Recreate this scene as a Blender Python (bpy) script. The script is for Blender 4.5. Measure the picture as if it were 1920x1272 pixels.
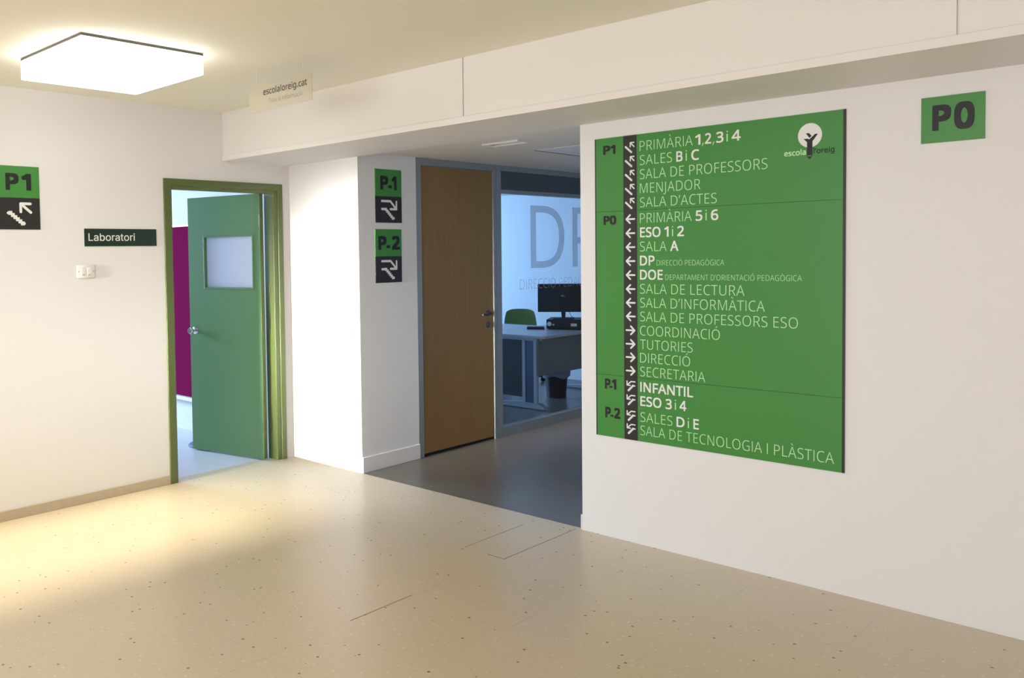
import bpy, bmesh, math, random, os
from mathutils import Vector, Matrix

for o in list(bpy.data.objects):
    bpy.data.objects.remove(o, do_unlink=True)
S = bpy.context.scene
C = S.collection
R = math.radians
random.seed(7)

# ------------------------------------------------------------------ camera
W_PX, H_PX = 1920, 1272
F_PX, CX, CY = 1608.36, 630.31, 537.92
CAM_H = 1.5575
yaw, pitch, roll = R(-47.252), R(-2.1), R(-0.968)
fw = Vector((math.sin(yaw)*math.cos(pitch), math.cos(yaw)*math.cos(pitch), math.sin(pitch)))
r0 = Vector((math.cos(yaw), -math.sin(yaw), 0)); u0 = r0.cross(fw)
rt = r0*math.cos(roll) + u0*math.sin(roll)
up = u0*math.cos(roll) - r0*math.sin(roll)
cd = bpy.data.cameras.new('camera'); cam = bpy.data.objects.new('camera', cd); C.objects.link(cam)
cam.matrix_world = Matrix(((rt.x, up.x, -fw.x, 0), (rt.y, up.y, -fw.y, 0), (rt.z, up.z, -fw.z, CAM_H), (0, 0, 0, 1)))
cd.sensor_fit = 'HORIZONTAL'; cd.sensor_width = 36
cd.lens = F_PX/W_PX*36
cd.shift_x = (W_PX/2 - CX)/W_PX
cd.shift_y = (CY - H_PX/2)/W_PX
cd.clip_start = 0.05
S.camera = cam

# ------------------------------------------------------------------ world, daylight, exposure
wd = bpy.data.worlds.new('sky'); S.world = wd; wd.use_nodes = True
wd.node_tree.nodes['Background'].inputs[0].default_value = (0.55, 0.72, 1.0, 1)
wd.node_tree.nodes['Background'].inputs[1].default_value = 0.6
S.view_settings.view_transform = 'Standard'; S.view_settings.look = 'None'
S.view_settings.exposure = 0.0; S.view_settings.gamma = 1.0
S.view_settings.use_curve_mapping = False

def area(name, loc, target, sx, sy, power, color, spread=180):
    l = bpy.data.lights.new(name, 'AREA'); l.shape = 'RECTANGLE'; l.size = sx; l.size_y = sy
    l.energy = power; l.color = color; l.spread = R(spread)
    o = bpy.data.objects.new(name, l); C.objects.link(o); o.location = loc
    o.rotation_euler = (Vector(target) - Vector(loc)).to_track_quat('-Z', 'Y').to_euler()
    return o
# daylight of the glazed entrance in the back wall, raking along the left wall
area('entrance_daylight', (-4.32, -4.05, 1.50), (-4.42, 4.2, 0.82), 0.70, 1.0, 50, (1.0, 0.97, 0.92), 15)
# low warm sun through the rooflight over the stairs on the left
sl = bpy.data.lights.new('sun', 'SUN'); sl.energy = 7.2; sl.color = (1.0, 0.90, 0.62); sl.angle = R(7)
so = bpy.data.objects.new('sun', sl); C.objects.link(so); so.location = (-4.5, -6, 7)
so.rotation_euler = Vector((0.0, math.cos(R(30)), -math.sin(R(30)))).to_track_quat('-Z', 'Y').to_euler()
# soft fill light added at an unseen wide opening in the back wall
area('hall_fill_light', (-0.9, -4.02, 1.55), (-0.9, 4.0, 1.3), 4.1, 1.5, 140, (1.0, 0.97, 1.03), 160)
# daylight of the laboratory window
area('laboratory_daylight', (-9.8, 2.3, 1.8), (-4.7, 3.75, 0.3), 2.0, 1.4, 125, (0.50, 0.70, 1.0), 95)
# daylight of the office window
area('office_daylight', (-9.3, 7.6, 1.5), (-5.5, 8.3, 1.1), 2.2, 1.4, 190, (0.30, 0.55, 1.0), 170)

LAMP = 5.2   # emission of the ceiling lights

# ------------------------------------------------------------------ materials
def mat(name, color, rough=0.6, metal=0.0, spec=0.5, var=0.0, vscale=8.0, bump=0.0, bscale=60.0, trans=0.0, emit=None, estr=0, coat=0.0):
    m = bpy.data.materials.new(name); m.use_nodes = True
    nt = m.node_tree; b = nt.nodes['Principled BSDF']
    b.inputs['Base Color'].default_value = (*color, 1); b.inputs['Roughness'].default_value = rough
    b.inputs['Metallic'].default_value = metal; b.inputs['Specular IOR Level'].default_value = spec
    b.inputs['Transmission Weight'].default_value = trans; b.inputs['Coat Weight'].default_value = coat
    if emit: b.inputs['Emission Color'].default_value = (*emit, 1); b.inputs['Emission Strength'].default_value = estr
    tc = nt.nodes.new('ShaderNodeTexCoord')
    if var:
        n = nt.nodes.new('ShaderNodeTexNoise'); n.inputs['Scale'].default_value = vscale; n.inputs['Detail'].default_value = 5
        nt.links.new(tc.outputs['Object'], n.inputs['Vector'])
        mx = nt.nodes.new('ShaderNodeMix'); mx.data_type = 'RGBA'
        mx.inputs['A'].default_value = tuple(c*(1-var) for c in color)+(1,)
        mx.inputs['B'].default_value = tuple(min(1, c*(1+var)) for c in color)+(1,)
        nt.links.new(n.outputs['Fac'], mx.inputs['Factor']); nt.links.new(mx.outputs['Result'], b.inputs['Base Color'])
    if bump:
        n2 = nt.nodes.new('ShaderNodeTexNoise'); n2.inputs['Scale'].default_value = bscale; n2.inputs['Detail'].default_value = 3
        nt.links.new(tc.outputs['Object'], n2.inputs['Vector'])
        bp = nt.nodes.new('ShaderNodeBump'); bp.inputs['Strength'].default_value = bump; bp.inputs['Distance'].default_value = 0.002
        nt.links.new(n2.outputs['Fac'], bp.inputs['Height']); nt.links.new(bp.outputs['Normal'], b.inputs['Normal'])
    return m

M = {}
M['wall'] = mat('painted_plaster', (0.79, 0.78, 0.76), 0.65, spec=0.3, var=0.012, vscale=1.5, bump=0.08, bscale=90)
M['ceiling'] = mat('ceiling_paint', (0.86, 0.835, 0.735), 0.8, spec=0.2, var=0.012, vscale=1.2, bump=0.06)
M['beam'] = mat('beam_paint', (0.79, 0.765, 0.73), 0.55, spec=0.3, var=0.01, vscale=2, bump=0.05)
M['corridor_ceiling'] = mat('corridor_ceiling_paint', (0.76, 0.74, 0.69), 0.7, spec=0.2, var=0.01, vscale=2)
M['lab_wall'] = mat('laboratory_plaster', (0.80, 0.81, 0.82), 0.7, spec=0.3, var=0.01)
M['white_base'] = mat('white_skirting', (0.78, 0.75, 0.72), 0.45, var=0.02)
M['green'] = mat('sign_green', (0.052, 0.245, 0.043), 0.38, spec=0.4, var=0.03, vscale=3)
M['sign_black'] = mat('sign_black', (0.022, 0.019, 0.020), 0.4, spec=0.4, var=0.05)
M['vinyl_black'] = mat('black_vinyl', (0.016, 0.018, 0.017), 0.45, spec=0.3)
M['vinyl_white'] = mat('white_vinyl', (0.80, 0.80, 0.76), 0.5, spec=0.3)
M['vinyl_mint'] = mat('pale_green_vinyl', (0.52, 0.80, 0.43), 0.5, spec=0.3)
M['vinyl_dark_green'] = mat('dark_green_vinyl', (0.010, 0.055, 0.014), 0.45, spec=0.3)
M['plaque'] = mat('dark_green_plaque', (0.010, 0.026, 0.016), 0.3, spec=0.5, var=0.05)
M['frame_green'] = mat('olive_green_gloss_paint', (0.098, 0.130, 0.036), 0.33, spec=0.5, var=0.05, vscale=6, bump=0.05, bscale=40)
M['leaf_green'] = mat('green_door_paint', (0.115, 0.235, 0.095), 0.38, spec=0.5, var=0.04, vscale=3, bump=0.04, bscale=30)
M['chrome'] = mat('chrome', (0.72, 0.72, 0.70), 0.16, metal=1.0, var=0.03)
M['dark_metal'] = mat('dark_metal', (0.10, 0.095, 0.085), 0.38, metal=0.8, var=0.04)
M['alu'] = mat('anodised_aluminium', (0.33, 0.35, 0.35), 0.42, metal=0.55, var=0.03, vscale=20)
M['transom'] = mat('dark_grey_laminate', (0.070, 0.085, 0.095), 0.4, spec=0.4, var=0.03)
M['magenta'] = mat('magenta_board', (0.185, 0.010, 0.058), 0.8, spec=0.0, var=0.03, vscale=4)
M['white_gloss'] = mat('white_gloss', (0.84, 0.84, 0.83), 0.3, var=0.01)
M['plastic_white'] = mat('white_plastic', (0.80, 0.78, 0.73), 0.35, spec=0.5, var=0.015)
M['plastic_black'] = mat('black_plastic', (0.010, 0.010, 0.013), 0.5, spec=0.25, var=0.05)
M['desk'] = mat('grey_laminate', (0.42, 0.42, 0.46), 0.32, spec=0.5, var=0.02)
M['desk_metal'] = mat('silver_powder_coat', (0.42, 0.46, 0.52), 0.4, metal=0.35, var=0.03)
M['modesty'] = mat('taupe_panel', (0.16, 0.155, 0.14), 0.6, var=0.04)
M['dark_panel'] = mat('charcoal_laminate', (0.06, 0.06, 0.065), 0.5, var=0.04)
M['chair_green'] = mat('lime_chair_shell', (0.17, 0.26, 0.05), 0.5, var=0.04)
M['bin'] = mat('dark_maroon_plastic', (0.020, 0.008, 0.010), 0.45, var=0.05)
M['bag'] = mat('grey_bin_liner', (0.22, 0.24, 0.30), 0.4, var=0.08, vscale=30, bump=0.6, bscale=40)
M['steel_blue'] = mat('slate_blue_metal', (0.10, 0.13, 0.22), 0.4, metal=0.3, var=0.03)
M['cord'] = mat('nylon_thread', (0.7, 0.68, 0.62), 0.5)
M['gap'] = mat('dark_joint', (0.10, 0.085, 0.07), 0.8)
M['lab_floor'] = mat('pale_vinyl_floor', (0.60, 0.60, 0.62), 0.35, spec=0.5, var=0.03, vscale=3)
M['diffuser'] = mat('lit_opal_diffuser', (0.9, 0.9, 0.88), 0.5, emit=(1.0, 0.985, 0.96), estr=LAMP)
M['lamp_off'] = mat('opal_lens', (0.55, 0.60, 0.68), 0.18, spec=0.6)

def wood():
    m = mat('oak_veneer', (0.25, 0.165, 0.066), 0.42, spec=0.4)
    nt = m.node_tree; b = nt.nodes['Principled BSDF']; tc = nt.nodes.new('ShaderNodeTexCoord')
    mp = nt.nodes.new('ShaderNodeMapping'); mp.inputs['Scale'].default_value = (14, 14, 0.55)
    n = nt.nodes.new('ShaderNodeTexNoise'); n.inputs['Scale'].default_value = 3; n.inputs['Detail'].default_value = 8; n.inputs['Roughness'].default_value = 0.6
    cr = nt.nodes.new('ShaderNodeValToRGB')
    cr.color_ramp.elements[0].position = 0.3; cr.color_ramp.elements[0].color = (0.240, 0.138, 0.040, 1)
    cr.color_ramp.elements[1].position = 0.7; cr.color_ramp.elements[1].color = (0.290, 0.168, 0.050, 1)
    nt.links.new(tc.outputs['Object'], mp.inputs['Vector']); nt.links.new(mp.outputs['Vector'], n.inputs['Vector'])
    nt.links.new(n.outputs['Fac'], cr.inputs['Fac']); nt.links.new(cr.outputs['Color'], b.inputs['Base Color'])
    return m
M['oak'] = wood()

def clear(name, color, alpha, rough=0.4):
    m = mat(name, color, rough, spec=0.3)
    nt = m.node_tree; b = nt.nodes['Principled BSDF']; out = nt.nodes['Material Output']
    t = nt.nodes.new('ShaderNodeBsdfTransparent'); mx = nt.nodes.new('ShaderNodeMixShader'); mx.inputs[0].default_value = alpha
    nt.links.new(t.outputs[0], mx.inputs[1]); nt.links.new(b.outputs[0], mx.inputs[2]); nt.links.new(mx.outputs[0], out.inputs['Surface'])
    return m
M['acrylic'] = clear('matt_clear_acrylic', (0.52, 0.47, 0.35), 0.55, 0.35)
M['frost'] = clear('etched_film', (0.30, 0.36, 0.44), 0.52, 0.6)
M['frost_text'] = clear('etched_film_lettering', (0.48, 0.52, 0.60), 0.50, 0.6)

def glass():
    m = bpy.data.materials.new('clear_glass'); m.use_nodes = True
    nt = m.node_tree; nt.nodes.clear(); out = nt.nodes.new('ShaderNodeOutputMaterial')
    t = nt.nodes.new('ShaderNodeBsdfTransparent'); t.inputs[0].default_value = (0.95, 0.97, 0.97, 1)
    g = nt.nodes.new('ShaderNodeBsdfGlossy'); g.inputs['Roughness'].default_value = 0.03
    lw = nt.nodes.new('ShaderNodeLayerWeight'); lw.inputs['Blend'].default_value = 0.35
    pw = nt.nodes.new('ShaderNodeMath'); pw.operation = 'POWER'; pw.inputs[1].default_value = 3.0
    nt.links.new(lw.outputs['Facing'], pw.inputs[0])
    mu = nt.nodes.new('ShaderNodeMath'); mu.operation = 'MULTIPLY_ADD'; mu.inputs[1].default_value = 0.15; mu.inputs[2].default_value = 0.015
    nt.links.new(pw.outputs[0], mu.inputs[0])
    mx = nt.nodes.new('ShaderNodeMixShader')
    nt.links.new(mu.outputs[0], mx.inputs[0]); nt.links.new(t.outputs[0], mx.inputs[1]); nt.links.new(g.outputs[0], mx.inputs[2])
    nt.links.new(mx.outputs[0], out.inputs['Surface'])
    return m
M['glass'] = glass()

def frosted():
    m = bpy.data.materials.new('frosted_glass'); m.use_nodes = True
    nt = m.node_tree; nt.nodes.clear(); out = nt.nodes.new('ShaderNodeOutputMaterial')
    d = nt.nodes.new('ShaderNodeBsdfDiffuse'); d.inputs[0].default_value = (0.80, 0.84, 0.92, 1)
    t = nt.nodes.new('ShaderNodeBsdfTranslucent'); t.inputs[0].default_value = (0.80, 0.85, 0.95, 1)
    mx = nt.nodes.new('ShaderNodeMixShader'); mx.inputs[0].default_value = 0.45
    nt.links.new(d.outputs[0], mx.inputs[1]); nt.links.new(t.outputs[0], mx.inputs[2]); nt.links.new(mx.outputs[0], out.inputs['Surface'])
    return m
M['frosted'] = frosted()

def mathn(nt, op, a, b=None, clamp=False):
    n = nt.nodes.new('ShaderNodeMath'); n.operation = op; n.use_clamp = clamp
    for i, v in enumerate((a, b)):
        if v is None: continue
        if isinstance(v, (int, float)): n.inputs[i].default_value = v
        else: nt.links.new(v, n.inputs[i])
    return n.outputs[0]

def terrazzo():
    m = mat('beige_terrazzo', (0.47, 0.385, 0.245), 0.30, spec=0.5)
    nt = m.node_tree; b = nt.nodes['Principled BSDF']; L = nt.links.new
    tc = nt.nodes.new('ShaderNodeTexCoord'); P = tc.outputs['Object']
    def noise(s, d=4):
        n = nt.nodes.new('ShaderNodeTexNoise'); n.inputs['Scale'].default_value = s; n.inputs['Detail'].default_value = d; L(P, n.inputs['Vector']); return n.outputs['Fac']
    def mix(f, A, B):
        x = nt.nodes.new('ShaderNodeMix'); x.data_type = 'RGBA'
        if isinstance(f, float): x.inputs['Factor'].default_value = f
        else: L(f, x.inputs['Factor'])
        for k, v in (('A', A), ('B', B)):
            if isinstance(v, tuple): x.inputs[k].default_value = (*v, 1)
            else: L(v, x.inputs[k])
        return x.outputs['Result']
    def specks(scale, thr, keep):
        v = nt.nodes.new('ShaderNodeTexVoronoi'); v.inputs['Scale'].default_value = scale; L(P, v.inputs['Vector'])
        near = mathn(nt, 'LESS_THAN', v.outputs['Distance'], thr)
        sp = nt.nodes.new('ShaderNodeSeparateColor'); L(v.outputs['Color'], sp.inputs[0])
        return mathn(nt, 'MULTIPLY', near, mathn(nt, 'LESS_THAN', sp.outputs[0], keep))
    col = mix(noise(1.3), (0.600, 0.505, 0.365), (0.650, 0.555, 0.405))
    col = mix(mathn(nt, 'MULTIPLY', noise(28, 6), 0.5), col, (0.585, 0.49, 0.35))
    col = mix(mathn(nt, 'MULTIPLY', specks(34, 0.20, 0.40), 0.55), col, (0.76, 0.68, 0.53))
    col = mix(mathn(nt, 'MULTIPLY', specks(55, 0.24, 0.40), 0.35), col, (0.48, 0.37, 0.24))
    col = mix(mathn(nt, 'MULTIPLY', specks(21, 0.13, 0.30), 0.85), col, (0.115, 0.085, 0.055))
    # tile joints, mostly ground flush: every tile 25.5 cm, only worn stretches show
    sx = nt.nodes.new('ShaderNodeSeparateXYZ'); L(P, sx.inputs[0])
    def line(axis, off, w):
        q = mathn(nt, 'DIVIDE', mathn(nt, 'SUBTRACT', sx.outputs[axis], off), 0.51)
        fr = mathn(nt, 'ABSOLUTE', mathn(nt, 'SUBTRACT', mathn(nt, 'FRACT', mathn(nt, 'ADD', q, 0.5)), 0.5))
        return mathn(nt, 'LESS_THAN', fr, w/0.51)
    wear = mathn(nt, 'MULTIPLY', mathn(nt, 'GREATER_THAN', noise(1.7, 2), 0.54), 0.20)
    j = mathn(nt, 'MAXIMUM', line(0, -2.612, 0.0016), line(1, 3.53, 0.0016))
    col = mix(mathn(nt, 'MULTIPLY', j, wear), col, (0.16, 0.11, 0.07))
    L(col, b.inputs['Base Color'])
    bp = nt.nodes.new('ShaderNodeBump'); bp.inputs['Strength'].default_value = 0.04; bp.inputs['Distance'].default_value = 0.003
    L(noise(3.5, 2), bp.inputs['Height']); L(bp.outputs['Normal'], b.inputs['Normal'])
    return m
M['terrazzo'] = terrazzo()

def dark_tile():
    m = mat('dark_porcelain_tile', (0.13, 0.115, 0.10), 0.3, spec=0.5)
    nt = m.node_tree; b = nt.nodes['Principled BSDF']; L = nt.links.new
    tc = nt.nodes.new('ShaderNodeTexCoord'); mp = nt.nodes.new('ShaderNodeMapping'); mp.inputs['Location'].default_value = (0.35, -4.325, 0)
    L(tc.outputs['Object'], mp.inputs['Vector'])
    br = nt.nodes.new('ShaderNodeTexBrick'); br.offset = 0.0
    br.inputs['Scale'].default_value = 1; br.inputs['Brick Width'].default_value = 1.14; br.inputs['Row Height'].default_value = 0.57
    br.inputs['Mortar Size'].default_value = 0.0035; br.inputs['Mortar Smooth'].default_value = 0.2
    br.inputs['Color1'].default_value = (0.185, 0.165, 0.145, 1); br.inputs['Color2'].default_value = (0.170, 0.152, 0.134, 1); br.inputs['Mortar'].default_value = (0.24, 0.215, 0.185, 1)
    L(mp.outputs['Vector'], br.inputs['Vector'])
    n = nt.nodes.new('ShaderNodeTexNoise'); n.inputs['Scale'].default_value = 4; n.inputs['Detail'].default_value = 6; L(tc.outputs['Object'], n.inputs['Vector'])
    x = nt.nodes.new('ShaderNodeMix'); x.data_type = 'RGBA'; x.blend_type = 'MULTIPLY'; x.inputs['Factor'].default_value = 0.35
    L(br.outputs['Color'], x.inputs['A']); L(n.outputs['Color'], x.inputs['B']); L(x.outputs['Result'], b.inputs['Base Color'])
    return m
M['dark_tile'] = dark_tile()

# ------------------------------------------------------------------ mesh helpers
class MB:
    def __init__(s): s.bm = bmesh.new(); s.k = 0
    def box(s, x0, x1, y0, y1, z0, z1, bev=0.0, seg=2):
        t = bmesh.new(); bmesh.ops.create_cube(t, size=1)
        bmesh.ops.scale(t, vec=(x1-x0, y1-y0, z1-z0), verts=t.verts)
        bmesh.ops.translate(t, vec=((x0+x1)/2, (y0+y1)/2, (z0+z1)/2), verts=t.verts)
        if bev: bmesh.ops.bevel(t, geom=t.edges[:], offset=bev, segments=seg, profile=0.5, affect='EDGES')
        return s.add(t)
    def add(s, t, mtx=None):
        me = bpy.data.meshes.new('tmp'); t.to_mesh(me); t.free()
        if mtx: me.transform(mtx)
        s.bm.from_mesh(me); bpy.data.meshes.remove(me); return s
    def obox(s, c, ax, hx, hy, z0, z1, bev=0.0):
        # box turned about z: ax is the unit direction of its local x
        t = bmesh.new(); bmesh.ops.create_cube(t, size=1); bmesh.ops.scale(t, vec=(2*hx, 2*hy, z1-z0), verts=t.verts)
        if bev: bmesh.ops.bevel(t, geom=t.edges[:], offset=bev, segments=2, profile=0.5, affect='EDGES')
        a = math.atan2(ax[1], ax[0])
        return s.add(t, Matrix.Translation((c[0], c[1], (z0+z1)/2)) @ Matrix.Rotation(a, 4, 'Z'))
    def cyl(s, p0, p1, r0, r1=None, n=24):
        r1 = r0 if r1 is None else r1
        p0, p1 = Vector(p0), Vector(p1); d = p1-p0
        t = bmesh.new(); bmesh.ops.create_cone(t, cap_ends=True, segments=n, radius1=r0, radius2=r1, depth=d.length)
        return s.add(t, Matrix.Translation((p0+p1)/2) @ d.to_track_quat('Z', 'Y').to_matrix().to_4x4())
    def lathe(s, prof, c, n=32, axis=(0, 0, 1)):
        t = bmesh.new(); vs = [t.verts.new((r, 0, z)) for r, z in prof]
        es = [t.edges.new((vs[i], vs[i+1])) for i in range(len(vs)-1)]
        bmesh.ops.spin(t, geom=vs+es, cent=(0, 0, 0), axis=(0, 0, 1), angle=2*math.pi, steps=n)
        bmesh.ops.remove_doubles(t, verts=t.verts, dist=1e-5); bmesh.ops.recalc_face_normals(t, faces=t.faces)
        return s.add(t, Matrix.Translation(c) @ Vector(axis).to_track_quat('Z', 'Y').to_matrix().to_4x4())
    def tube(s, pts, r, n=10):
        for a, b in zip(pts, pts[1:]):
            s.cyl(a, b, r, n=n)
        for p in pts[1:-1]:
            t = bmesh.new(); bmesh.ops.create_uvsphere(t, u_segments=n, v_segments=6, radius=r); s.add(t, Matrix.Translation(p))
        return s
    def prism(s, poly, axis, a0, a1):
        # polygon in the two other axes, pushed along axis from a0 to a1
        t = bmesh.new()
        def P(p, a): return {'x': (a, p[0], p[1]), 'y': (p[0], a, p[1]), 'z': (p[0], p[1], a)}[axis]
        f0 = [t.verts.new(P(p, a0)) for p in poly]; f1 = [t.verts.new(P(p, a1)) for p in poly]
        t.faces.new(f0); t.faces.new(f1[::-1]); n = len(poly)
        for i in range(n): t.faces.new((f0[i], f1[i], f1[(i+1) % n], f0[(i+1) % n]))
        bmesh.ops.recalc_face_normals(t, faces=t.faces)
        return s.add(t)
    # flat vinyl shapes in the local x-z plane of a sign, facing -y
    def flat(s, poly, y):
        vs = [s.bm.verts.new((p[0], y, p[1])) for p in poly]; s.bm.faces.new(vs); return s
    def stroke(s, pts, w, y, cap=False):
        h = w/2; st = 0.00003
        for (ax, az), (bx, bz) in zip(pts, pts[1:]):
            d = Vector((bx-ax, bz-az)).normalized()*h; n = Vector((-d.y, d.x))
            s.flat([(ax-n.x, az-n.y), (bx-n.x, bz-n.y), (bx+n.x, bz+n.y), (ax+n.x, az+n.y)], y-s.k*st); s.k += 1
        for px, pz in pts:
            s.flat([(px+h*math.cos(k*math.pi/7), pz+h*math.sin(k*math.pi/7)) for k in range(14)], y-s.k*st); s.k += 1
        return s
    def steps(s, a, b, n, w, y):
        # a flight of n small steps from a to b (stair pictogram)
        dx, dz = (b[0]-a[0])/n, (b[1]-a[1])/n; h = max(abs(dx), abs(dz))*0.80
        for i in range(n+1):
            px, pz = a[0]+dx*i, a[1]+dz*i
            s.flat([(px-h, pz-h), (px+h, pz-h), (px+h, pz+h), (px-h, pz+h)], y-s.k*0.00003); s.k += 1
        return s
    def done(s, name, m, parent=None, smooth=False):
        me = bpy.data.meshes.new(name); s.bm.to_mesh(me); s.bm.free()
        if smooth:
            for p in me.polygons: p.use_smooth = True
        o = bpy.data.objects.new(name, me); C.objects.link(o)
        me.materials.append(M[m] if isinstance(m, str) else m)
        if parent is not None: o.parent = parent
        if smooth:
            md = o.modifiers.new('edge', 'EDGE_SPLIT'); md.split_angle = R(35)
        return o

def tag(o, label, cat, group=None, kind=None):
    o['label'] = label; o['category'] = cat
    if group: o['group'] = group
    if kind: o['kind'] = kind
    return o
def thing(name, label, cat, loc=(0, 0, 0), rz=0.0, group=None, kind=None):
    o = bpy.data.objects.new(name, None); C.objects.link(o); o.empty_display_size = 0.1
    o.location = loc; o.rotation_euler = (0, 0, rz)
    return tag(o, label, cat, group, kind)
def struct(name, mb, m, label, cat):
    return tag(mb.done(name, m), label, cat, kind='structure')

# ------------------------------------------------------------------ lettering
_fd = bpy.utils.system_resource('DATAFILES', path='fonts') or ''
def font(f):
    try: return bpy.data.fonts.load(os.path.join(_fd, f))
    except Exception: return None
F_HUM, F_GRO = font('NotoSansHebrew-Regular.woff2'), font('Inter.woff2')
def glyphs(body, kind='hum', offset=0.0):
    c = bpy.data.curves.new('txt', 'FONT'); c.body = body; c.size = 1; c.offset = offset; c.resolution_u = 6
    f = F_HUM if kind == 'hum' else F_GRO
    if f: c.font = f
    o = bpy.data.objects.new('txt', c); C.objects.link(o)
    bpy.context.view_layer.update()
    ev = o.evaluated_get(bpy.context.evaluated_depsgraph_get()); me = ev.to_mesh()
    V = [(v.co.x, v.co.y) for v in me.vertices]; Fs = [tuple(p.vertices) for p in me.polygons]
    ev.to_mesh_clear(); bpy.data.objects.remove(o); bpy.data.curves.remove(c)
    return V, Fs
CAPH = {k: max(v[1] for v in glyphs('H', k)[0]) for k in ('hum', 'gro')}
EM = {k: CAPH[k]/c for k, c in (('hum', 0.714), ('gro', 0.727))}     # em size as the font loads
def cut_to_caps(V, Fs, cap):
    up = list(range(len(V)))
    def find(a):
        while up[a] != a: up[a] = up[up[a]]; a = up[a]
        return a
    for f in Fs:
        for k in f[1:]: up[find(k)] = find(f[0])
    isl = {}
    for k in range(len(V)): isl.setdefault(find(k), []).append(k)
    V = list(V)
    for ks in isl.values():
        zs = [V[k][1] for k in ks]
        if abs(min(zs)) < 0.05*cap and max(zs) > 1.03*cap:
            for k in ks:
                if V[k][1] > 0.5*cap: V[k] = (V[k][0], cap)
    return V
def text(mb, body, x0, x1, base, cap, y, weight='regular', kind='hum', fat=None):
    """lettering in the local x-z plane: x0..x1 wide, capitals `cap` high above `base`"""
    off = {'light': -0.0135, 'regular': 0.0, 'bold': 0.0, 'black': 0.0}[weight]
    fat = fat if fat is not None else {'light': 0, 'regular': 0, 'bold': 0.019, 'black': 0.05}[weight]
    fat *= EM[kind]
    plain = kind == 'hum' and body.isupper() and 'I' in body      # a capital I without serifs: a lower-case l cut to capital height
    V, Fs = glyphs(body.replace('I', 'l') if plain else body, kind, off*EM[kind])
    if plain: V = cut_to_caps(V, Fs, CAPH[kind])
    lo, hi = min(v[0] for v in V)-fat, max(v[0] for v in V)+fat
    kx = (x1-x0)/(hi-lo); kz = cap/(CAPH[kind]+(2*fat if fat else 0)); base += fat*kz
    g_ = (-1, 0, 1) if weight != 'black' else (-1, -.5, 0, .5, 1)
    sh = [(0, 0)] if not fat else [(fat*a, fat*b) for a in g_ for b in g_]
    for i, (sx, sz) in enumerate(sh):
        vs = [mb.bm.verts.new((x0+(v[0]+sx-lo)*kx, y-i*0.00002, base+(v[1]+sz)*kz)) for v in V]
        for f in Fs:
            try: mb.bm.faces.new([vs[k] for k in f])
            except ValueError: pass
    return mb

# ================================================================== SETTING
xL, yR, yB, xC, yC1, xR = -5.0945, 4.214, 3.623, -4.34, 4.235, -2.563
zS, zC, zK = 2.249, 2.595, 2.285
XE, YN = 3.2, -4.0       # right end and back of the hall

struct('floor_hall', MB().box(xL-0.10, XE, YN, yC1, -0.10, 0.0), 'terrazzo', 'beige speckled terrazzo floor of the hall', 'floor')
struct('floor_corridor', MB().box(-9.6, xR+0.12, yC1, 10.6, -0.10, 0.0), 'dark_tile', 'dark grey tiled floor of the corridor and office', 'floor')
struct('floor_laboratory', MB().box(-10.2, xL-0.10, -1.2, 4.25, -0.10, 0.0), 'lab_floor', 'pale floor seen through the open green door', 'floor')
ch_ = MB(); ch_.box(xL-0.10, XE, -1.15, yR+0.1, zC, zC+0.1); ch_.box(-3.87, XE, YN, -1.15, zC, zC+0.1); ch_.box(xL-0.10, -3.87, YN-0.1, -3.9, zC, zC+0.1)
struct('ceiling_hall', ch_, 'ceiling', 'cream painted ceiling of the hall', 'ceiling')
struct('ceiling_corridor', MB().box(-9.6, xR+0.12, yC1+0.005, 10.6, zK, zK+0.1), 'corridor_ceiling', 'low pale ceiling of the corridor', 'ceiling')
struct('ceiling_laboratory', MB().box(-10.2, xL-0.11, -1.2, 4.25, 2.75, 2.85), 'lab_wall', 'white ceiling of the room behind the green door', 'ceiling')

# left wall with the door opening
w = MB(); w.box(xL-0.105, xL, YN, 3.125, 0, 2.75); w.box(xL-0.105, xL, 4.155, 4.25, 0, 2.75); w.box(xL-0.105, xL, 3.125, 4.155, 2.095, 2.75)
struct('wall_left', w, 'wall', 'cream wall on the left around the green door', 'wall')
# wall end between the laboratory and the office; its faces are the bright return and the corridor side
struct('wall_corner', MB().box(-10.2, xC, yC1, 4.845, 0, 2.75), 'wall', 'white wall end between the green door and the wooden door', 'wall')
struct('wall_right', MB().box(xR, XE, yR, yR+0.14, 0, 2.75), 'wall', 'wide pale wall on the right carrying the directory', 'wall')
struct('wall_corridor', MB().box(xR, xR+0.12, yR+0.14, 10.6, 0, 2.4), 'wall', 'right side wall of the corridor behind the directory wall', 'wall')
struct('wall_corridor_end', MB().box(-9.6, xR+0.12, 10.6, 10.7, 0, 2.4), 'wall', 'end wall of the corridor', 'wall')
w = MB(); w.box(xL-0.105, -5.0, YN-0.1, YN, 0, zC); w.box(-3.85, -3.0, YN-0.1, YN, 0, zC); w.box(1.2, XE, YN-0.1, YN, 0, zC); w.box(-3.0, 1.2, YN-0.1, YN, 0, 0.75); w.box(-3.0, 1.2, YN-0.1, YN, 2.35, zC); w.box(-5.0, -3.85, YN-0.1, YN, 2.25, zC)  # the wide middle opening is added for the fill light
struct('wall_back', w, 'wall', 'wall behind the camera with the entrance opening', 'wall')
struct('wall_side', MB().box(XE, XE+0.1, YN, yR+0.14, 0, zC), 'wall', 'far right wall of the hall out of frame', 'wall')
struct('wall_office', MB().box(-9.6, xC-0.06, 9.14, 9.24, 0, 2.4), 'lab_wall', 'white back wall of the office behind the glass', 'wall')
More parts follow.
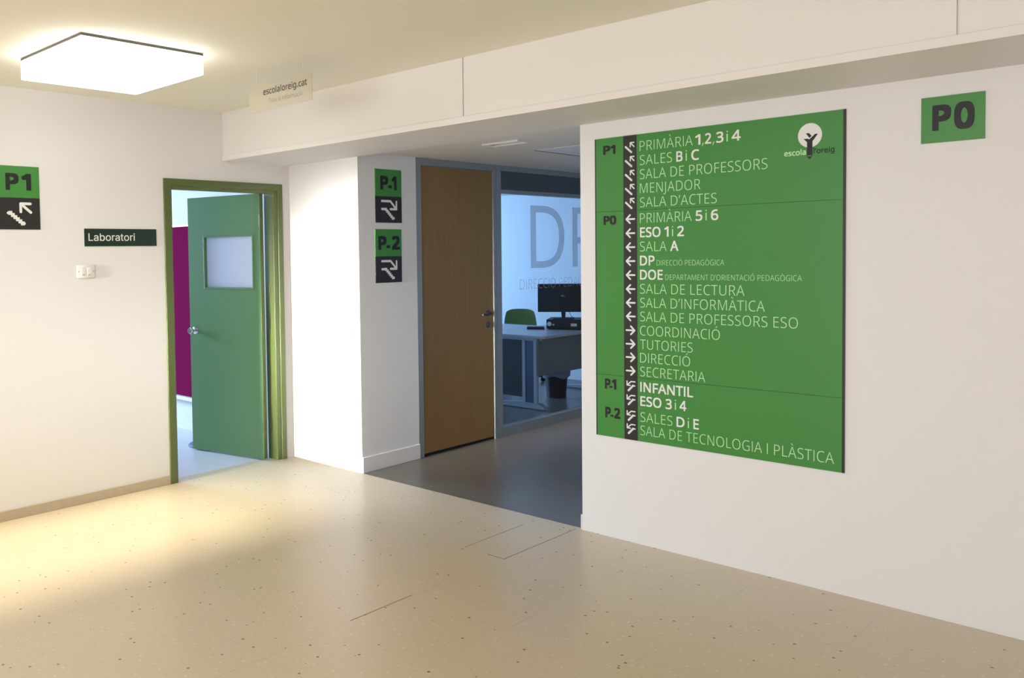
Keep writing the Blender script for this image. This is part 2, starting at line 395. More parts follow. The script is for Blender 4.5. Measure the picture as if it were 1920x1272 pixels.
w = MB(); w.box(-9.7, -9.6, 4.845, 9.24, 0, 0.85); w.box(-9.7, -9.6, 4.845, 9.24, 2.25, 2.4); w.box(-9.7, -9.6, 4.845, 6.4, 0.85, 2.25); w.box(-9.7, -9.6, 8.9, 9.24, 0.85, 2.25)
struct('wall_office_window', w, 'lab_wall', 'office wall with the window opening, out of frame', 'wall')
w = MB(); w.box(-10.3, -10.2, -1.2, 4.25, 0, 0.85); w.box(-10.3, -10.2, -1.2, 4.25, 2.5, 2.75); w.box(-10.3, -10.2, -1.2, 1.2, 0.85, 2.5); w.box(-10.3, -10.2, 3.6, 4.25, 0.85, 2.5)
struct('wall_laboratory_window', w, 'lab_wall', 'laboratory wall with the window opening, out of frame', 'wall')
struct('wall_laboratory_side', MB().box(-10.2, xL-0.105, -1.3, -1.2, 0, 2.75), 'lab_wall', 'near side wall of the laboratory, out of frame', 'wall')

# dropped beam with its fascia panels and lip
bt = thing('ceiling_beam', 'long cream boxed beam crossing under the hall ceiling', 'beam', (-1, 3.9, zS), kind='structure')
def child_at(o, root):
    o.parent = root; o.matrix_parent_inverse = Matrix.Translation(root.location).inverted() if root.rotation_euler.z == 0 else (Matrix.Translation(root.location) @ Matrix.Rotation(root.rotation_euler.z, 4, 'Z')).inverted()
    return o
child_at(MB().box(xL, XE, yB+0.009, yC1+0.004, zS, zC).done('beam_core', 'beam'), bt)
for a, b in ((xL, -2.9045), (-2.8975, -0.7345), (-0.7275, XE)):
    child_at(MB().box(a, b, yB, yB+0.009, zS+0.030, zC).done('fascia_panel', 'beam'), bt)
child_at(MB().box(xL, XE, yB-0.008, yB+0.009, zS-0.0006, zS+0.035, 0.002).done('bottom_lip', 'beam'), bt)

# skirtings
mb = MB(); mb.box(xL, xL+0.010, YN, 3.118, 0, 0.062, 0.002)
struct('baseboard_left', mb, mat('terrazzo_skirting', (0.50, 0.42, 0.30), 0.4, var=0.12, vscale=25), 'low beige stone skirting along the left wall', 'baseboard')
mb = MB(); mb.box(xC, xC+0.010, yC1+0.002, 4.848, 0, 0.112, 0.003)
struct('baseboard_corner', mb, 'white_base', 'white skirting on the short corridor wall under the floor signs', 'baseboard')
mb = MB(); mb.box(xR-0.012, xR, yR, 10.5, 0, 0.085, 0.003)
struct('baseboard_corridor', mb, 'white_base', 'white skirting along the hidden corridor wall', 'baseboard')
mb = MB(); mb.box(-2.8525, -2.8495, 3.53, 4.06, 0, 0.0006); mb.box(-2.5995, -2.5960, 3.53, 4.20, 0, 0.0006); mb.box(-2.70, -2.60, 3.528, 3.532, 0, 0.0006); mb.box(-2.62, -2.616, 2.47, 2.86, 0, 0.0006)
struct('trim_1', mb, mat('open_tile_joint', (0.22, 0.165, 0.105), 0.8), 'thin open joints around a replaced floor tile', 'floor joint')

# ================================================================== DOORS
# --- green laboratory door
d1 = thing('door_1', 'green painted door standing open into the bluish room', 'door', (xL, 3.64, 0), kind='structure')
fr = MB()
y0, y1, zT = 3.120, 4.158, 2.103
for a, b in ((y0, y0+0.055), (y1-0.046, y1)):
    fr.box(xL-0.112, xL+0.012, a, b, 0, zT, 0.004)
fr.box(xL-0.112, xL+0.012, y0+0.05, y1-0.04, zT-0.048, zT, 0.004)
fr.box(xL-0.062, xL+0.002, y0+0.050, y0+0.066, 0, zT-0.045, 0.002)             # stops
fr.box(xL-0.112, xL+0.002, y1-0.087, y1-0.040, 0, zT-0.020, 0.004)
fr.box(xL-0.062, xL+0.002, y0+0.06, y1-0.0872, zT-0.072, zT-0.045, 0.002)
child_at(fr.done('door_frame', 'frame_green'), d1)
lr = thing('door_leaf', '', ''); del lr['label']; del lr['category']
hx, fx = Vector((-5.152, 3.988)), Vector((-5.879, 3.822))
dv = (fx-hx); ln = dv.length; dv.normalize()
ang = math.atan2(dv.y, dv.x)
# leaf is built in its own frame: x from hinge to free edge, y = 0 is the face we see, +y... depth behind
lr.location = (hx.x, hx.y, 0.012); lr.rotation_euler = (0, 0, ang)
lw, lh, th = ln, 2.022, 0.038
sgn = -1   # the far side of the leaf in its local y
child_at(lr, d1)
wx0, wx1, wz0, wz1 = 0.075, 0.575, 1.302, 1.710
lf = MB()
def yb(a, b): return (min(a*sgn, b*sgn), max(a*sgn, b*sgn))
ya, yb_ = yb(0, th)
lf.box(0, wx0, ya, yb_, 0, lh); lf.box(wx1, lw, ya, yb_, 0, lh); lf.box(wx0, wx1, ya, yb_, 0, wz0); lf.box(wx0, wx1, ya, yb_, wz1, lh)
lf.done('leaf_panel', 'leaf_green', lr)
bd = MB(); t_ = 0.014; a, b = yb(-0.004, 0.024)
bd.box(wx0-t_/2, wx0+t_/2, a, b, wz0-t_/2, wz1+t_/2, 0.002); bd.box(wx1-t_/2, wx1+t_/2, a, b, wz0-t_/2, wz1+t_/2, 0.002)
bd.box(wx0, wx1, a, b, wz0-t_/2, wz0+t_/2, 0.002); bd.box(wx0, wx1, a, b, wz1-t_/2, wz1+t_/2, 0.002)
bd.done('window_bead', 'leaf_green', lr)
a, b = yb(0.024, 0.030)
MB().box(wx0, wx1, a, b, wz0, wz1).done('window_pane', 'frosted', lr)
kz = 0.962; kn = MB()
for s in (-sgn, sgn):
    y_0 = 0 if s == -sgn else sgn*th
    kn.lathe([(0, 0), (0.031, 0), (0.031, 0.004), (0.012, 0.010), (0.011, 0.030), (0.020, 0.036), (0.029, 0.048), (0.029, 0.060), (0.022, 0.070), (0.0, 0.073)], (lw-0.058, y_0, kz), axis=(0, s, 0))
ko = kn.done('door_knob', 'chrome', lr, True); ko['label'] = 'chrome door knob'
hg = MB()
for z in (0.25, 1.05, 1.82):
    hg.cyl((-0.004, -sgn*0.006, z-0.045), (-0.004, -sgn*0.006, z+0.045), 0.007); hg.box(-0.0015, 0.0005, min(0, sgn*0.03), max(0, sgn*0.03)-0.001, z-0.045, z+0.045)
hg.done('hinge', 'frame_green', lr, True)
MB().box(-0.0006, 0.0, ya, yb_, 0, lh).done('edge_band', 'frame_green', lr)

# --- wooden door in the aluminium frame
d2 = thing('door_2', 'plain brown wooden door shut in a grey aluminium frame', 'door', (xC, 5.34, 0), kind='structure')
fr = MB()
fr.box(xC-0.06, xC+0.001, 4.846, 4.902, 0, zK-0.001); fr.box(xC-0.06, xC+0.001, 5.796, 5.834, 0, zK-0.001); fr.box(xC-0.06, xC+0.001, 4.90, 5.80, 2.232, zK-0.001)
child_at(fr.done('door_frame', 'alu'), d2)
lf2 = child_at(MB().box(xC-0.050, xC-0.008, 4.905, 5.791, 0.022, 2.228, 0.0015).done('door_leaf', 'oak'), d2)
child_at(MB().box(xC-0.048, xC-0.014, 4.903, 5.795, 0, 0.024).done('dark_gap_filler', 'plastic_black'), d2)  # black strip added so the gap under the leaf stays in shade
hd = MB(); hx_ = xC-0.008
hd.lathe([(0, 0), (0.025, 0), (0.025, 0.007), (0.010, 0.010), (0.010, 0.045), (0, 0.047)], (hx_, 5.712, 1.058), axis=(1, 0, 0))
hd.cyl((hx_+0.040, 5.715, 1.058), (hx_+0.046, 5.595, 1.052), 0.010, 0.008, 14)
lk = MB(); lk.lathe([(0, 0), (0.026, 0), (0.026, 0.006), (0.018, 0.008), (0, 0.008)], (hx_, 5.712, 0.965), axis=(1, 0, 0))
lk.box(hx_+0.008, hx_+0.012, 5.709, 5.715, 0.957, 0.973)
for m_, nm in ((hd, 'door_handle'), (lk, 'lock_rosette')):
    o = m_.done(nm, 'dark_metal', None, True); o.parent = lf2; o.matrix_parent_inverse = lf2.matrix_parent_inverse.copy(); o.matrix_parent_inverse = Matrix()
    o['label'] = 'dull metal ' + nm.replace('_', ' ')
bpy.context.view_layer.update()
for o in lf2.children: o.matrix_parent_inverse = lf2.matrix_world.inverted()

# --- glazed office partition
gp = thing('window_1', 'tall glass office partition with etched letters beside the wooden door', 'glass partition', (xC, 7.4, 0), kind='structure')
fr = MB(); yE = 9.14
fr.box(xC-0.06, xC+0.001, 5.838, 5.905, 0, zK-0.001)
fr.box(xC-0.06, xC+0.001, 5.90, yE, zK-0.045, zK-0.001)
fr.box(xC-0.06, xC+0.001, 5.90, yE, 0, 0.082)
fr.box(xC-0.05, xC-0.004, 5.90, yE, 2.052, 2.085)
fr.box(xC-0.06, xC+0.001, 8.2, 8.25, 0.08, zK-0.04)
child_at(fr.done('partition_frame', 'alu'), gp)
child_at(MB().box(xC-0.04, xC-0.012, 5.902, yE, 2.08, zK-0.04).done('transom_panel', 'transom'), gp)
child_at(MB().box(xC-0.032, xC-0.024, 5.903, 8.205, 0.08, 2.055).done('glass_pane', 'glass'), gp)
def on_glass(name, body, y0_, y1_, base, cap, m_, weight):
    mb_ = MB(); text(mb_, body, y0_, y1_, base, cap, 0.0, weight)
    o = mb_.done(name, m_); o.matrix_world = Matrix.Translation((xC-0.0225, 0, 0)) @ Matrix.Rotation(R(90), 4, 'Z')
    bpy.context.view_layer.update(); mw = o.matrix_world.copy(); o.parent = gp; o.matrix_parent_inverse = Matrix.Translation(gp.location).inverted(); o.matrix_basis = mw
    return o
on_glass('etched_letter', 'D', 6.360, 6.895, 1.415, 0.550, 'frost', 'regular')
on_glass('etched_letter', 'P', 7.031, 7.47, 1.415, 0.550, 'frost', 'regular')
on_glass('etched_lettering', 'DIRECCI\u00d3 PEDAG\u00d2GICA', 6.195, 7.60, 1.232, 0.090, 'frost_text', 'light')

# ================================================================== SIGNS
ds = thing('directory_sign', 'large green directory board with white rows of lettering on the right wall', 'sign', (-2.471, yR, 0))
SW, SZ0, SZ1 = 1.221, 0.5514, 2.1603
FY = -0.0040      # face of the board
for a, b in ((SZ0, 0.8856), (0.8872, 1.7658), (1.7674, SZ1)):
    MB().box(0.006, SW-0.011, FY, -0.0012, a, b).done('sign_panel', 'green', ds)
MB().box(0.001, SW-0.001, -0.0012, -0.0002, SZ0, SZ1).done('backing_board', 'sign_black', ds)
MB().box(0, 0.006, FY-0.0004, -0.0002, SZ0, SZ1).done('edge_strip', 'sign_black', ds)
MB().box(SW-0.011, SW, FY-0.0004, -0.0002, SZ0, SZ1).done('edge_strip', 'sign_black', ds)
MB().box(0.1665, 0.2420, FY-0.0006, FY, SZ0, SZ1).done('arrow_strip', 'sign_black', ds)
TY = FY-0.0005
LG, BO = 'light', 'bold'
rows = [
 (2.0725, [('PRIM\u00c0RIA', .259, .539, LG), ('1', .551, .578, BO), (',', .585, .594, LG), ('2', .600, .631, BO), (',', .637, .646, LG), ('3', .655, .690, BO), ('i', .704, .711, LG), ('4', .729, .771, BO)]),
 (1.9993, [('SALES', .259, .433, LG), ('B', .455, .487, BO), ('i', .503, .510, LG), ('C', .532, .571, BO)]),
 (1.9262, [('SALA DE PROFESSORS', .259, .893, LG)]),
 (1.8530, [('MENJADOR', .259, .577, LG)]),
 (1.7800, [('SALA D\u2019ACTES', .259, .657, LG)]),
 (1.6980, [('PRIM\u00c0RIA', .259, .533, LG), ('5', .553, .587, BO), ('i', .602, .609, LG), ('6', .629, .665, BO)]),
 (1.6240, [('ESO', .259, .371, BO), ('1', .391, .414, BO), ('i', .431, .438, LG), ('2', .459, .494, BO)]),
 (1.5505, [('SALA', .258, .403, LG), ('A', .422, .465, BO)]),
 (1.4772, [('DP', .258, .338, BO), ('DIRECCI\u00d3 PEDAG\u00d2GICA', .350, .693, 'small')]),
 (1.4035, [('DOE', .258, .382, BO), ('DEPARTAMENT D\u2019ORIENTACI\u00d3 PEDAG\u00d2GICA', .396, 1.043, 'small')]),
 (1.3298, [('SALA DE LECTURA', .258, .789, LG)]),
 (1.2572, [('SALA D\u2019INFORM\u00c0TICA', .258, .882, LG)]),
 (1.1850, [('SALA DE PROFESSORS ESO', .258, 1.027, LG)]),
 (1.1112, [('COORDINACI\u00d3', .257, .672, LG)]),
 (1.0390, [('TUTORIES', .257, .537, LG)]),
 (0.9680, [('DIRECCI\u00d3', .257, .524, LG)]),
 (0.8960, [('SECRETARIA', .257, .600, LG)]),
 (0.8140, [('INFANTIL', .257, .539, BO)]),
 (0.7400, [('ESO', .257, .373, BO), ('3', .395, .428, BO), ('i', .444, .451, LG), ('4', .469, .504, BO)]),
 (0.6555, [('SALES', .257, .431, LG), ('D', .453, .495, BO), ('i', .511, .518, LG), ('E', .540, .568, BO)]),
 (0.5850, [('SALA DE TECNOLOGIA I PL\u00c0STICA', .257, 1.179, LG)]),
]
CAP = 0.0515
for i, (bz, segs) in enumerate(rows):
    for body, a, b, wt in segs:
        h_ = 0.0275 if wt == 'small' else CAP
        if wt == BO: text(mb_ := MB(), body, a, b, bz, h_, TY, 'bold'); mb_.done('lettering', 'vinyl_white', ds)
        else: text(mb_ := MB(), body, a, b, bz, h_, TY, 'light'); mb_.done('lettering', 'vinyl_mint', ds)
    ay = FY-0.0008; ar = MB()
    if i < 5:
        e = bz-2.0725
        ar.stroke([(.227, 2.1215+e), (.2065, 2.1215+e), (.2065, 2.1000+e)], .0065, ay); ar.stroke([(.2075, 2.1205+e), (.227, 2.1000+e)], .0068, ay)
        ar.steps((.1810, 2.1010+e), (.2120, 2.0720+e), 5, .0065, ay)
    elif i < 13:
        c_ = bz+.0235
        ar.stroke([(.228, c_), (.184, c_)], .0090, ay); ar.stroke([(.2035, c_+.0215), (.1825, c_), (.2035, c_-.0215)], .0092, ay)
    elif i < 17:
        c_ = bz+.0235
        ar.stroke([(.180, c_), (.224, c_)], .0090, ay); ar.stroke([(.2055, c_+.0215), (.2265, c_), (.2055, c_-.0215)], .0092, ay)
    else:
        e = bz-.814
        ar.stroke([(.227, .8625+e), (.205, .8625+e), (.184, .8435+e)], .0065, ay); ar.stroke([(.1825, .8630+e), (.1825, .8420+e), (.200, .8420+e)], .0065, ay)
        ar.stroke([(.227, .8410+e), (.216, .8410+e)], .0068, ay); ar.steps((.216, .8410+e), (.1915, .8150+e), 4, .0068, ay)
    ar.done('arrow', 'vinyl_white', ds)
for body, a, b, z in (('P1', .050, .122, 2.0720), ('P0', .050, .124, 1.6965)):
    text(mb_ := MB(), body, a, b, z, .048, TY, 'black'); mb_.done('floor_code', 'vinyl_black', ds)
mb_ = MB(); text(mb_, 'P', .053, .085, .8100, .056, TY, 'black'); text(mb_, '1', .094, .120, .8100, .056, TY, 'black'); mb_.stroke([(.084, .822), (.094, .822)], .010, TY); mb_.done('floor_code', 'vinyl_black', ds)
mb_ = MB(); text(mb_, 'P', .054, .087, .6530, .058, TY, 'black'); text(mb_, '2', .107, .142, .6530, .058, TY, 'black'); mb_.stroke([(.089, .666), (.099, .666)], .010, TY); mb_.done('floor_code', 'vinyl_black', ds)
# school emblem: pale disc, dark pencil-tree, two words
em = MB(); em.flat([(1.075+.0500*math.cos(k*math.pi/24), 2.0615+.0545*math.sin(k*math.pi/24)) for k in range(48)], TY)
emb = em.done('emblem', 'vinyl_white', ds)
tr = MB(); ty2 = TY-0.0003
tr.flat([(1.0630, 1.972), (1.0860, 1.972), (1.0860, 2.036), (1.0745, 2.041), (1.0630, 2.034)], ty2)
tr.flat([(1.0640, 2.031), (1.0860, 2.034), (1.1085, 2.0655), (1.0965, 2.0655), (1.0715, 2.0430)], ty2-0.00005)
tr.flat([(1.0640, 2.031), (1.0720, 2.0430), (1.0665, 2.0475), (1.0490, 2.0475)], ty2-0.0001)
tr.flat([(1.0730, 2.0500), (1.0825, 2.0580), (1.0715, 2.0718), (1.0585, 2.0718)], ty2-0.00015)
tr.flat([(1.0665, 1.9665), (1.0745, 1.9535), (1.0825, 1.9665)], ty2); tr.stroke([(1.064, 1.970), (1.0695, 1.961)], .0022, ty2); tr.stroke([(1.085, 1.970), (1.0795, 1.961)], .0022, ty2)
tr.done('pencil_tree', 'vinyl_black', emb)
text(mb_ := MB(), 'escola', .9665, 1.0590, 1.9760, .0255, ty2, 'bold', 'hum', 0.026); mb_.done('emblem_lettering', 'vinyl_mint', emb)
text(mb_ := MB(), 'l\u2019oreig', 1.0905, 1.1760, 1.9775, .0245, ty2  , 'bold', 'hum', 0.026); mb_.done('emblem_lettering', 'vinyl_dark_green', emb)

def floor_sign(label, loc, rz, w_, h_, mid, code_fn, arrow_fn):
    t = thing('floor_sign', label, 'sign', loc, rz)
    MB().box(0, w_, -0.005, -0.0002, mid, h_, 0.0006).done('code_panel', 'green', t)
    if mid > 0: MB().box(0, w_, -0.005, -0.0002, 0, mid-0.0006, 0.0006).done('arrow_panel', 'sign_black', t)
    cm = MB(); code_fn(cm); cm.done('floor_code', 'vinyl_black', t)
    if arrow_fn: am = MB(); arrow_fn(am); am.done('stair_arrow', 'vinyl_white', t)
    return t
G = -0.0056
def p1c(m_):
    text(m_, 'P', .042, .122, .235, .101, G, 'black'); text(m_, '1', .139, .199, .235, .101, G, 'black')
def p1a(m_):
    m_.stroke([(.190, .155), (.130, .155), (.130, .106)], .0165, G); m_.stroke([(.132, .153), (.192, .103)], .0165, G)
    m_.stroke([(.052, .098), (.066, .098)], .016, G); m_.steps((.066, .098), (.140, .036), 5, .016, G); m_.stroke([(.134, .036), (.150, .036)], .016, G)
floor_sign('green and black P1 sign with up stairs arrow at the left edge', (xL, 1.998, 1.7455), R(90), .250, .380, .190, p1c, p1a)
def dn(m_, kx=.275/264, kz=.387/533):
    P = lambda x, y: ((x-66)*kx, (625-y)*kz)
    m_.stroke([P(128, 409), P(215, 409), P(268, 480)], .0165, G); m_.stroke([P(275, 412), P(275, 488), P(214, 488)], .0165, G)
    m_.stroke([P(128, 489), P(160, 489)], .0165, G); m_.steps(P(168, 492), P(236, 578), 5, .020, G); m_.stroke([P(232, 580), P(248, 580)], .0165, G)
def pm1(m_):
    text(m_, 'P', .052, .134, .239, .100, G, 'black'); text(m_, '1', .172, .222, .239, .100, G, 'black'); m_.box(.134, .172, G, G+.0004, .252, .272)
def pm2(m_):
    text(m_, 'P', .030, .114, .239, .100, G, 'black'); text(m_, '2', .172, .256, .239, .100, G, 'black'); m_.box(.114, .152, G, G+.0004, .252, .272)
floor_sign('P-1 sign with down stairs arrow, upper of the two by the wooden door', (xC, 4.405, 1.788), R(90), .275, .387, .191, pm1, dn)
floor_sign('P-2 sign with down stairs arrow, lower of the two by the wooden door', (xC, 4.398, 1.352), R(90), .275, .389, .192, pm2, dn)
def p0(m_):
    text(m_, 'P', .039, .103, .0485, .104, G, 'black'); text(m_, '0', .113, .181, .0470, .107, G, 'black')
floor_sign('plain green P0 sign high on the right wall', (-.9715, yR, 1.977), 0, .2145, .187, 0, p0, None)

ls = thing('door_plaque', 'dark green plaque reading Laboratori left of the green door', 'sign', (xL, 2.535, 1.6415), R(90))
MB().box(0, .5215, -0.006, -0.0002, 0, .1125, 0.001).done('plaque_plate', 'plaque', ls)
text(mb_ := MB(), 'Laboratori', .026, .357, .0345, .0480, -0.0066, 'regular', 'gro', 0.006); mb_.done('lettering', 'vinyl_white', ls)

hp = thing('hanging_plate', 'small clear plate hung on threads from the ceiling with a web address', 'sign', (-3.886, 2.95, 2.362), 0)
k_ = 2.95/3.3
MB().box(0, .536, -0.0015, 0.0015, 0, .139).done('plate', 'acrylic', hp)
text(mb_ := MB(), 'escolaloreig.cat', .132, .500, .083, .034, -0.0021, 'regular', 'hum', 0.012); mb_.done('lettering', 'vinyl_black', hp)
text(mb_ := MB(), 'Tota la informaci\u00f3', .180, .462, .034, .025, -0.0021, 'light'); mb_.done('lettering', 'dark_metal', hp)
for x in (.07, .466):
    MB().cyl((x, 0, .137), (x, 0, zC-2.362), 0.0008, n=8).done('thread', 'cord', hp)

# ================================================================== SMALL WALL FITTINGS
sw = thing('light_switch', 'cream double light switch under the Laboratori plaque', 'light switch', (xL, 2.538, 1.481), R(90))
MB().box(-.062, .062, -0.010, -0.0002, -.043, .043, 0.006, 3).done('switch_plate', 'plastic_white', sw, True)
for x in (-.020, .020):
    MB().box(x-.0135, x+.0135, -0.0135, -0.009, -.024, .024, 0.0015).done('rocker', 'plastic_white', sw)
for x in (-.052, .052):
    MB().cyl((x, -0.0095, 0), (x, -0.0112, 0), .003, n=12).done('screw', 'dark_metal', sw)
for x in (-.020, .020):
    MB().box(x-.009, x+.009, -0.0142, -0.0134, -.021, -.0185).done('marker', 'gap', sw)
sk = thing('wall_plate', 'small white blank plate on the bright wall end', 'wall plate', (-4.467, yC1, 1.003), 0)
MB().box(-.040, .040, -0.014, -0.0002, -.040, .040, 0.008, 3).done('cover_plate', 'plastic_white', sk, True)
MB().cyl((0, -0.0138, 0), (0, -0.0165, 0), .020).done('cover_cap', 'plastic_white', sk, True)

# ================================================================== CEILING LIGHTS
def ceiling_light(label, x0, x1, y0_, y1_):
    t = thing('ceiling_light', label, 'ceiling light', ((x0+x1)/2, (y0_+y1_)/2, zC-.0005), 0)
    a, b = (x1-x0)/2, (y1_-y0_)/2
    MB().box(-a+.010, a-.010, -b+.010, b-.010, -.004, 0).done('housing', 'plastic_white', t)
    MB().box(-a+.001, a-.001, -b+.001, b-.001, -.012, -.004).done('trim_frame', 'dark_metal', t)
    MB().box(-a, a, -b, b, -.110, -.0125, .006, 2).done('diffuser', 'diffuser', t, True)
    return t
ceiling_light('square glowing box light on the ceiling above the Laboratori plaque', -4.35, -3.675, 1.84, 2.506)
ceiling_light('added square box light out of frame, nearest to the camera', -3.05, -2.385, .05, .716)  # unseen lamp added to light the right wall
ceiling_light('added square box light out of frame behind the camera', -.95, -.28, -1.70, -1.03)  # another unseen lamp, added to brighten the hall

dl = thing('emergency_light', 'small unlit rectangular light fitting in the corridor ceiling', 'ceiling light', (-3.422, 4.710, zK-.0005), 0)
rim = MB()
for s_ in (-1, 1):
    rim.box(-.143, .143, min(s_*.056, s_*.066), max(s_*.056, s_*.066), -.012, 0); rim.box(min(s_*.133, s_*.143), max(s_*.133, s_*.143), -.056, .056, -.012, 0)
rim.done('rim', 'plastic_white', dl)
MB().box(-.132, .132, -.055, .055, -.005, 0).done('lens', 'lamp_off', dl)
hc = thing('ceiling_hatch', 'square access hatch with a dark joint in the corridor ceiling', 'hatch', (-3.25, 5.55, zK-.0004))
MB().box(-.29, .31, -.31, .39, -.003, 0).done('hatch_panel', 'plastic_white', hc)
MB().box(-.305, -.29, -.31, .39, -.004, 0).done('joint', 'gap', hc)

# ================================================================== LABORATORY
nb = thing('pinboard', 'magenta pinboard with white edges on the wall behind the green door', 'pinboard', (-7.6, yC1, 0.28))
MB().box(-1.6, 1.9, -.018, -.0005, .030, 1.556).done('board', 'magenta', nb)
MB().box(-1.6, 1.9, -.024, -.0005, 1.556, 1.580, .002).done('top_rail', 'white_gloss', nb)
MB().box(-1.6, 1.9, -.060, -.0005, 0, .030, .003).done('ledge', 'white_gloss', nb)
cs = thing('coat_stand', 'dark round foot of a stand behind the open green door', 'coat stand', (-5.935, 4.01, 0))
MB().lathe([(0, 0), (.165, 0), (.165, .010), (.155, .018), (.03, .024), (0, .024)], (0, 0, 0)).done('base', 'steel_blue', cs, True)
MB().cyl((0, 0, .02), (0, 0, 1.60), .014).done('pole', 'steel_blue', cs, True)
for k in range(4):
    a = k*math.pi/2+.4
    MB().tube([(0, 0, 1.50), (.06*math.cos(a), .06*math.sin(a), 1.52), (.09*math.cos(a), .09*math.sin(a), 1.57)], .007).done('hook', 'steel_blue', cs, True)

# ================================================================== OFFICE
def t_leg(root, yl, xf, xb, xp, name='leg_frame'):
    m_ = MB()
    for x in (xp-.067, xp+.067): m_.box(x-.018, x+.018, yl-.018, yl+.018, .05, .68, .003)
    m_.prism([(xb, .008), (xf, .008), (xf, .030), (xp+.10, .062), (xp-.10, .062), (xb, .030)], 'y', yl-.035, yl+.035)
    m_.box(xb+.05, xf-.05, yl-.025, yl+.025, .680, .712, .003)
    o = m_.done(name, 'desk_metal', root)
    MB().box(xp-.05, xp+.05, yl-.008, yl+.008, .06, .68).done('cable_cover', 'steel_blue', root)
    return o
dk = thing('desk', 'grey office desk with silver legs behind the glass partition', 'desk', (0, 0, 0))
MB().box(-5.435, -4.690, 7.060, 8.75, .715, .740, .003).done('desk_top', 'desk', dk)
t_leg(dk, 7.17, -4.755, -5.42, -4.935); t_leg(dk, 8.60, -4.755, -5.42, -4.935)
MB().box(-4.828, -4.810, 7.13, 8.58, .335, .712, .002).done('modesty_panel', 'modesty', dk)
MB().box(-5.40, -5.04, 7.205, 7.215, .10, .712).done('side_panel', 'dark_panel', dk)
d_2 = thing('desk', 'second grey desk joined to the first, in front of the green chair', 'desk', (0, 0, 0))
MB().box(-6.20, -5.440, 7.060, 8.08, .715, .740, .003).done('desk_top', 'desk', d_2)
t_leg(d_2, 7.17, -5.50, -6.14, -5.82); t_leg(d_2, 7.95, -5.50, -6.14, -5.82)

ax = Vector((.90, .436)).normalized(); ay_ = Vector((-ax.y, ax.x))
pc = thing('desktop_computer', 'flat black computer case lying under the monitor', 'computer', (-5.118, 7.735, .7405), math.atan2(ax.y, ax.x))
MB().box(0, .36, 0, .36, .006, .104, .004).done('case', 'plastic_black', pc)
for x in (.03, .33):
    for y in (.03, .33): MB().cyl((x, y, 0), (x, y, .007), .012, n=12).done('foot', 'plastic_black', pc)
o = MB().cyl((.030, .001, .058), (.030, -.0015, .058), .023).done('sticker', 'vinyl_white', pc); o['label'] = 'round white sticker'
o = MB().cyl((.072, .001, .050), (.072, -.010, .050), .010, n=14).done('socket', 'desk_metal', pc)
o = MB().box(.25, .31, -.001, .001, .035, .065).done('port_plate', 'desk_metal', pc)
mn = thing('computer_monitor', 'black monitor seen from behind standing on the flat computer', 'monitor', (-5.042, 7.940, .8450), math.atan2(.56, .83))
MB().box(-.265, .265, -.012, .020, .070, .370, .008).done('screen_housing', 'plastic_black', mn)
MB().prism([(-.018, 0.008), (.018, 0.008), (.030, .16), (-.030, .16)], 'y', -.028, -.006).done('neck', 'plastic_black', mn)
MB().box(-.11, .11, -.09, .10, 0, .010, .003).done('foot', 'plastic_black', mn)
em_ = MB(); em_.box(-.022, .004, -.0135, -.0118, .237, .247); em_.box(.008, .024, -.0135, -.0118, .233, .237); em_.done('badge', 'alu', mn)
cb = MB(); cb.tube([(.06, -.014, .12), (.064, -.018, .06), (.085, -.012, .02), (.105, 0, .012)], .0025, 8); cb.done('cable', 'plastic_black', mn)
kb = thing('keyboard', 'black keyboard lying on the desk left of the computer', 'keyboard', (-5.232, 7.723, .7405), math.atan2(.56, .83))
MB().box(-.10, .08, -.06, .06, 0, .020, .004).done('keyboard_body', 'plastic_black', kb)
for j in range(4):
    MB().box(-.093, .073, -.05+j*.026, -.030+j*.026, .0195, .025, .002).done('key_row', 'dark_panel', kb)

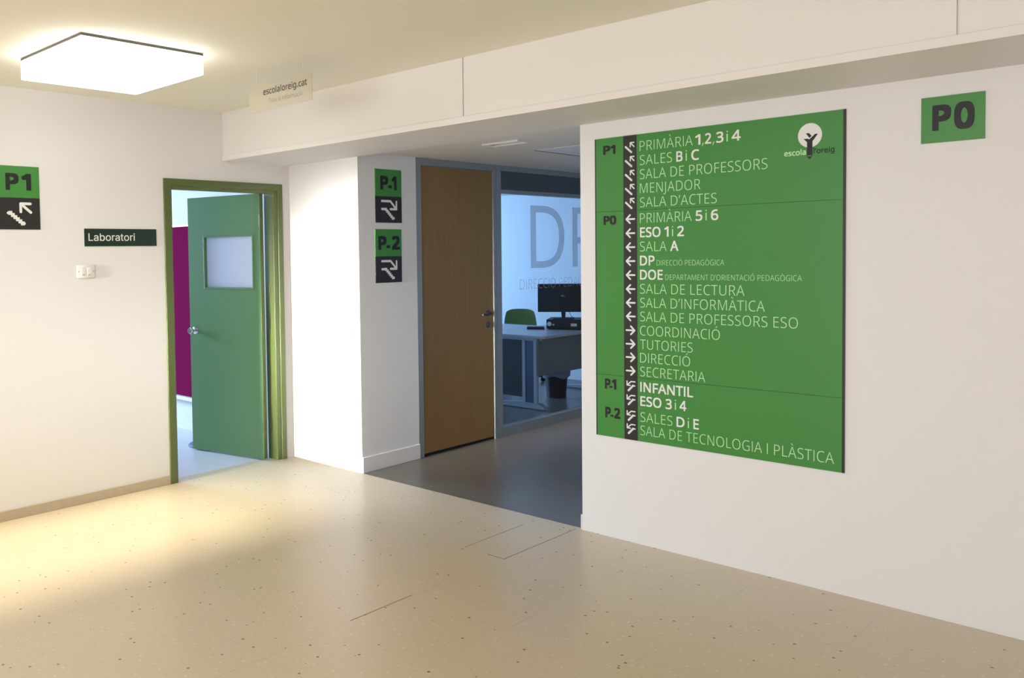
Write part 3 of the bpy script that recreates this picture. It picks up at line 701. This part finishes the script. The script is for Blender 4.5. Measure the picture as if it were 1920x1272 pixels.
ch = thing('office_chair', 'green backed office chair behind the desks', 'chair', (-6.02, 8.56, 0), R(37))
bk = MB(); n, mrows = 14, 8
def bpt(i, j, d):
    s = -1+2*i/n; t = j/mrows
    wd_ = .205*(1-.10*t-.10*t**6); x = s*wd_
    z = .49+.375*t + (-.03*s**4*t)
    return (x, .20+.06*s*s*-1+.05*t+d, z)
gv = {}
for d in (0, .016):
    for i in range(n+1):
        for j in range(mrows+1): gv[i, j, d] = bk.bm.verts.new(bpt(i, j, d))
for i in range(n):
    for j in range(mrows):
        for d in (0, .016):
            q = [gv[i, j, d], gv[i+1, j, d], gv[i+1, j+1, d], gv[i, j+1, d]]
            bk.bm.faces.new(q if d == 0 else q[::-1])
for i in range(n):
    bk.bm.faces.new([gv[i, 0, 0], gv[i, 0, .016], gv[i+1, 0, .016], gv[i+1, 0, 0]]); bk.bm.faces.new([gv[i, mrows, 0], gv[i+1, mrows, 0], gv[i+1, mrows, .016], gv[i, mrows, .016]])
for j in range(mrows):
    bk.bm.faces.new([gv[0, j, 0], gv[0, j+1, 0], gv[0, j+1, .016], gv[0, j, .016]]); bk.bm.faces.new([gv[n, j, 0], gv[n, j, .016], gv[n, j+1, .016], gv[n, j+1, 0]])
bk.done('backrest', 'chair_green', ch, True)
MB().box(-.215, .215, -.22, .17, .415, .465, .022, 3).done('seat', 'chair_green', ch, True)
MB().tube([(0, .05, .41), (0, .20, .42), (0, .245, .50), (0, .245, .66)], .014).done('back_bracket', 'plastic_black', ch, True)
MB().cyl((0, 0, .09), (0, 0, .42), .024).done('column', 'dark_metal', ch, True)
for k in range(5):
    a = k*2*math.pi/5+.3; c_, s_ = math.cos(a), math.sin(a)
    lg = MB().tube([(0, 0, .10), (.27*c_, .27*s_, .065)], .018).done('leg', 'plastic_black', ch, True)
    MB().cyl((.27*c_-.012*s_, .27*s_+.012*c_, .027), (.27*c_+.012*s_, .27*s_-.012*c_, .027), .027).done('caster', 'plastic_black', lg, True)

wb = thing('waste_bin', 'dark waste bin with a grey liner on the floor under the desk', 'bin', (-5.135, 7.94, 0))
MB().lathe([(0, 0), (.100, 0), (.125, .31), (.119, .31), (.094, .008), (0, .008)], (0, 0, 0)).done('bin_body', 'bin', wb, True)
lp = []
for r_, z_ in ((.121, .305), (.128, .322), (.140, .315), (.146, .28), (.142, .22), (.131, .235)): lp.append((r_, z_))
lm = MB().lathe(lp, (0, 0, 0), 40)
for v in lm.bm.verts:
    a = math.atan2(v.co.y, v.co.x); k = 1+.035*math.sin(5*a)+.02*math.sin(11*a+1)
    if v.co.z < .30: v.co.x *= k; v.co.y *= k; v.co.z += .015*math.sin(4*a)
lm.done('bin_liner', 'bag', wb, True)
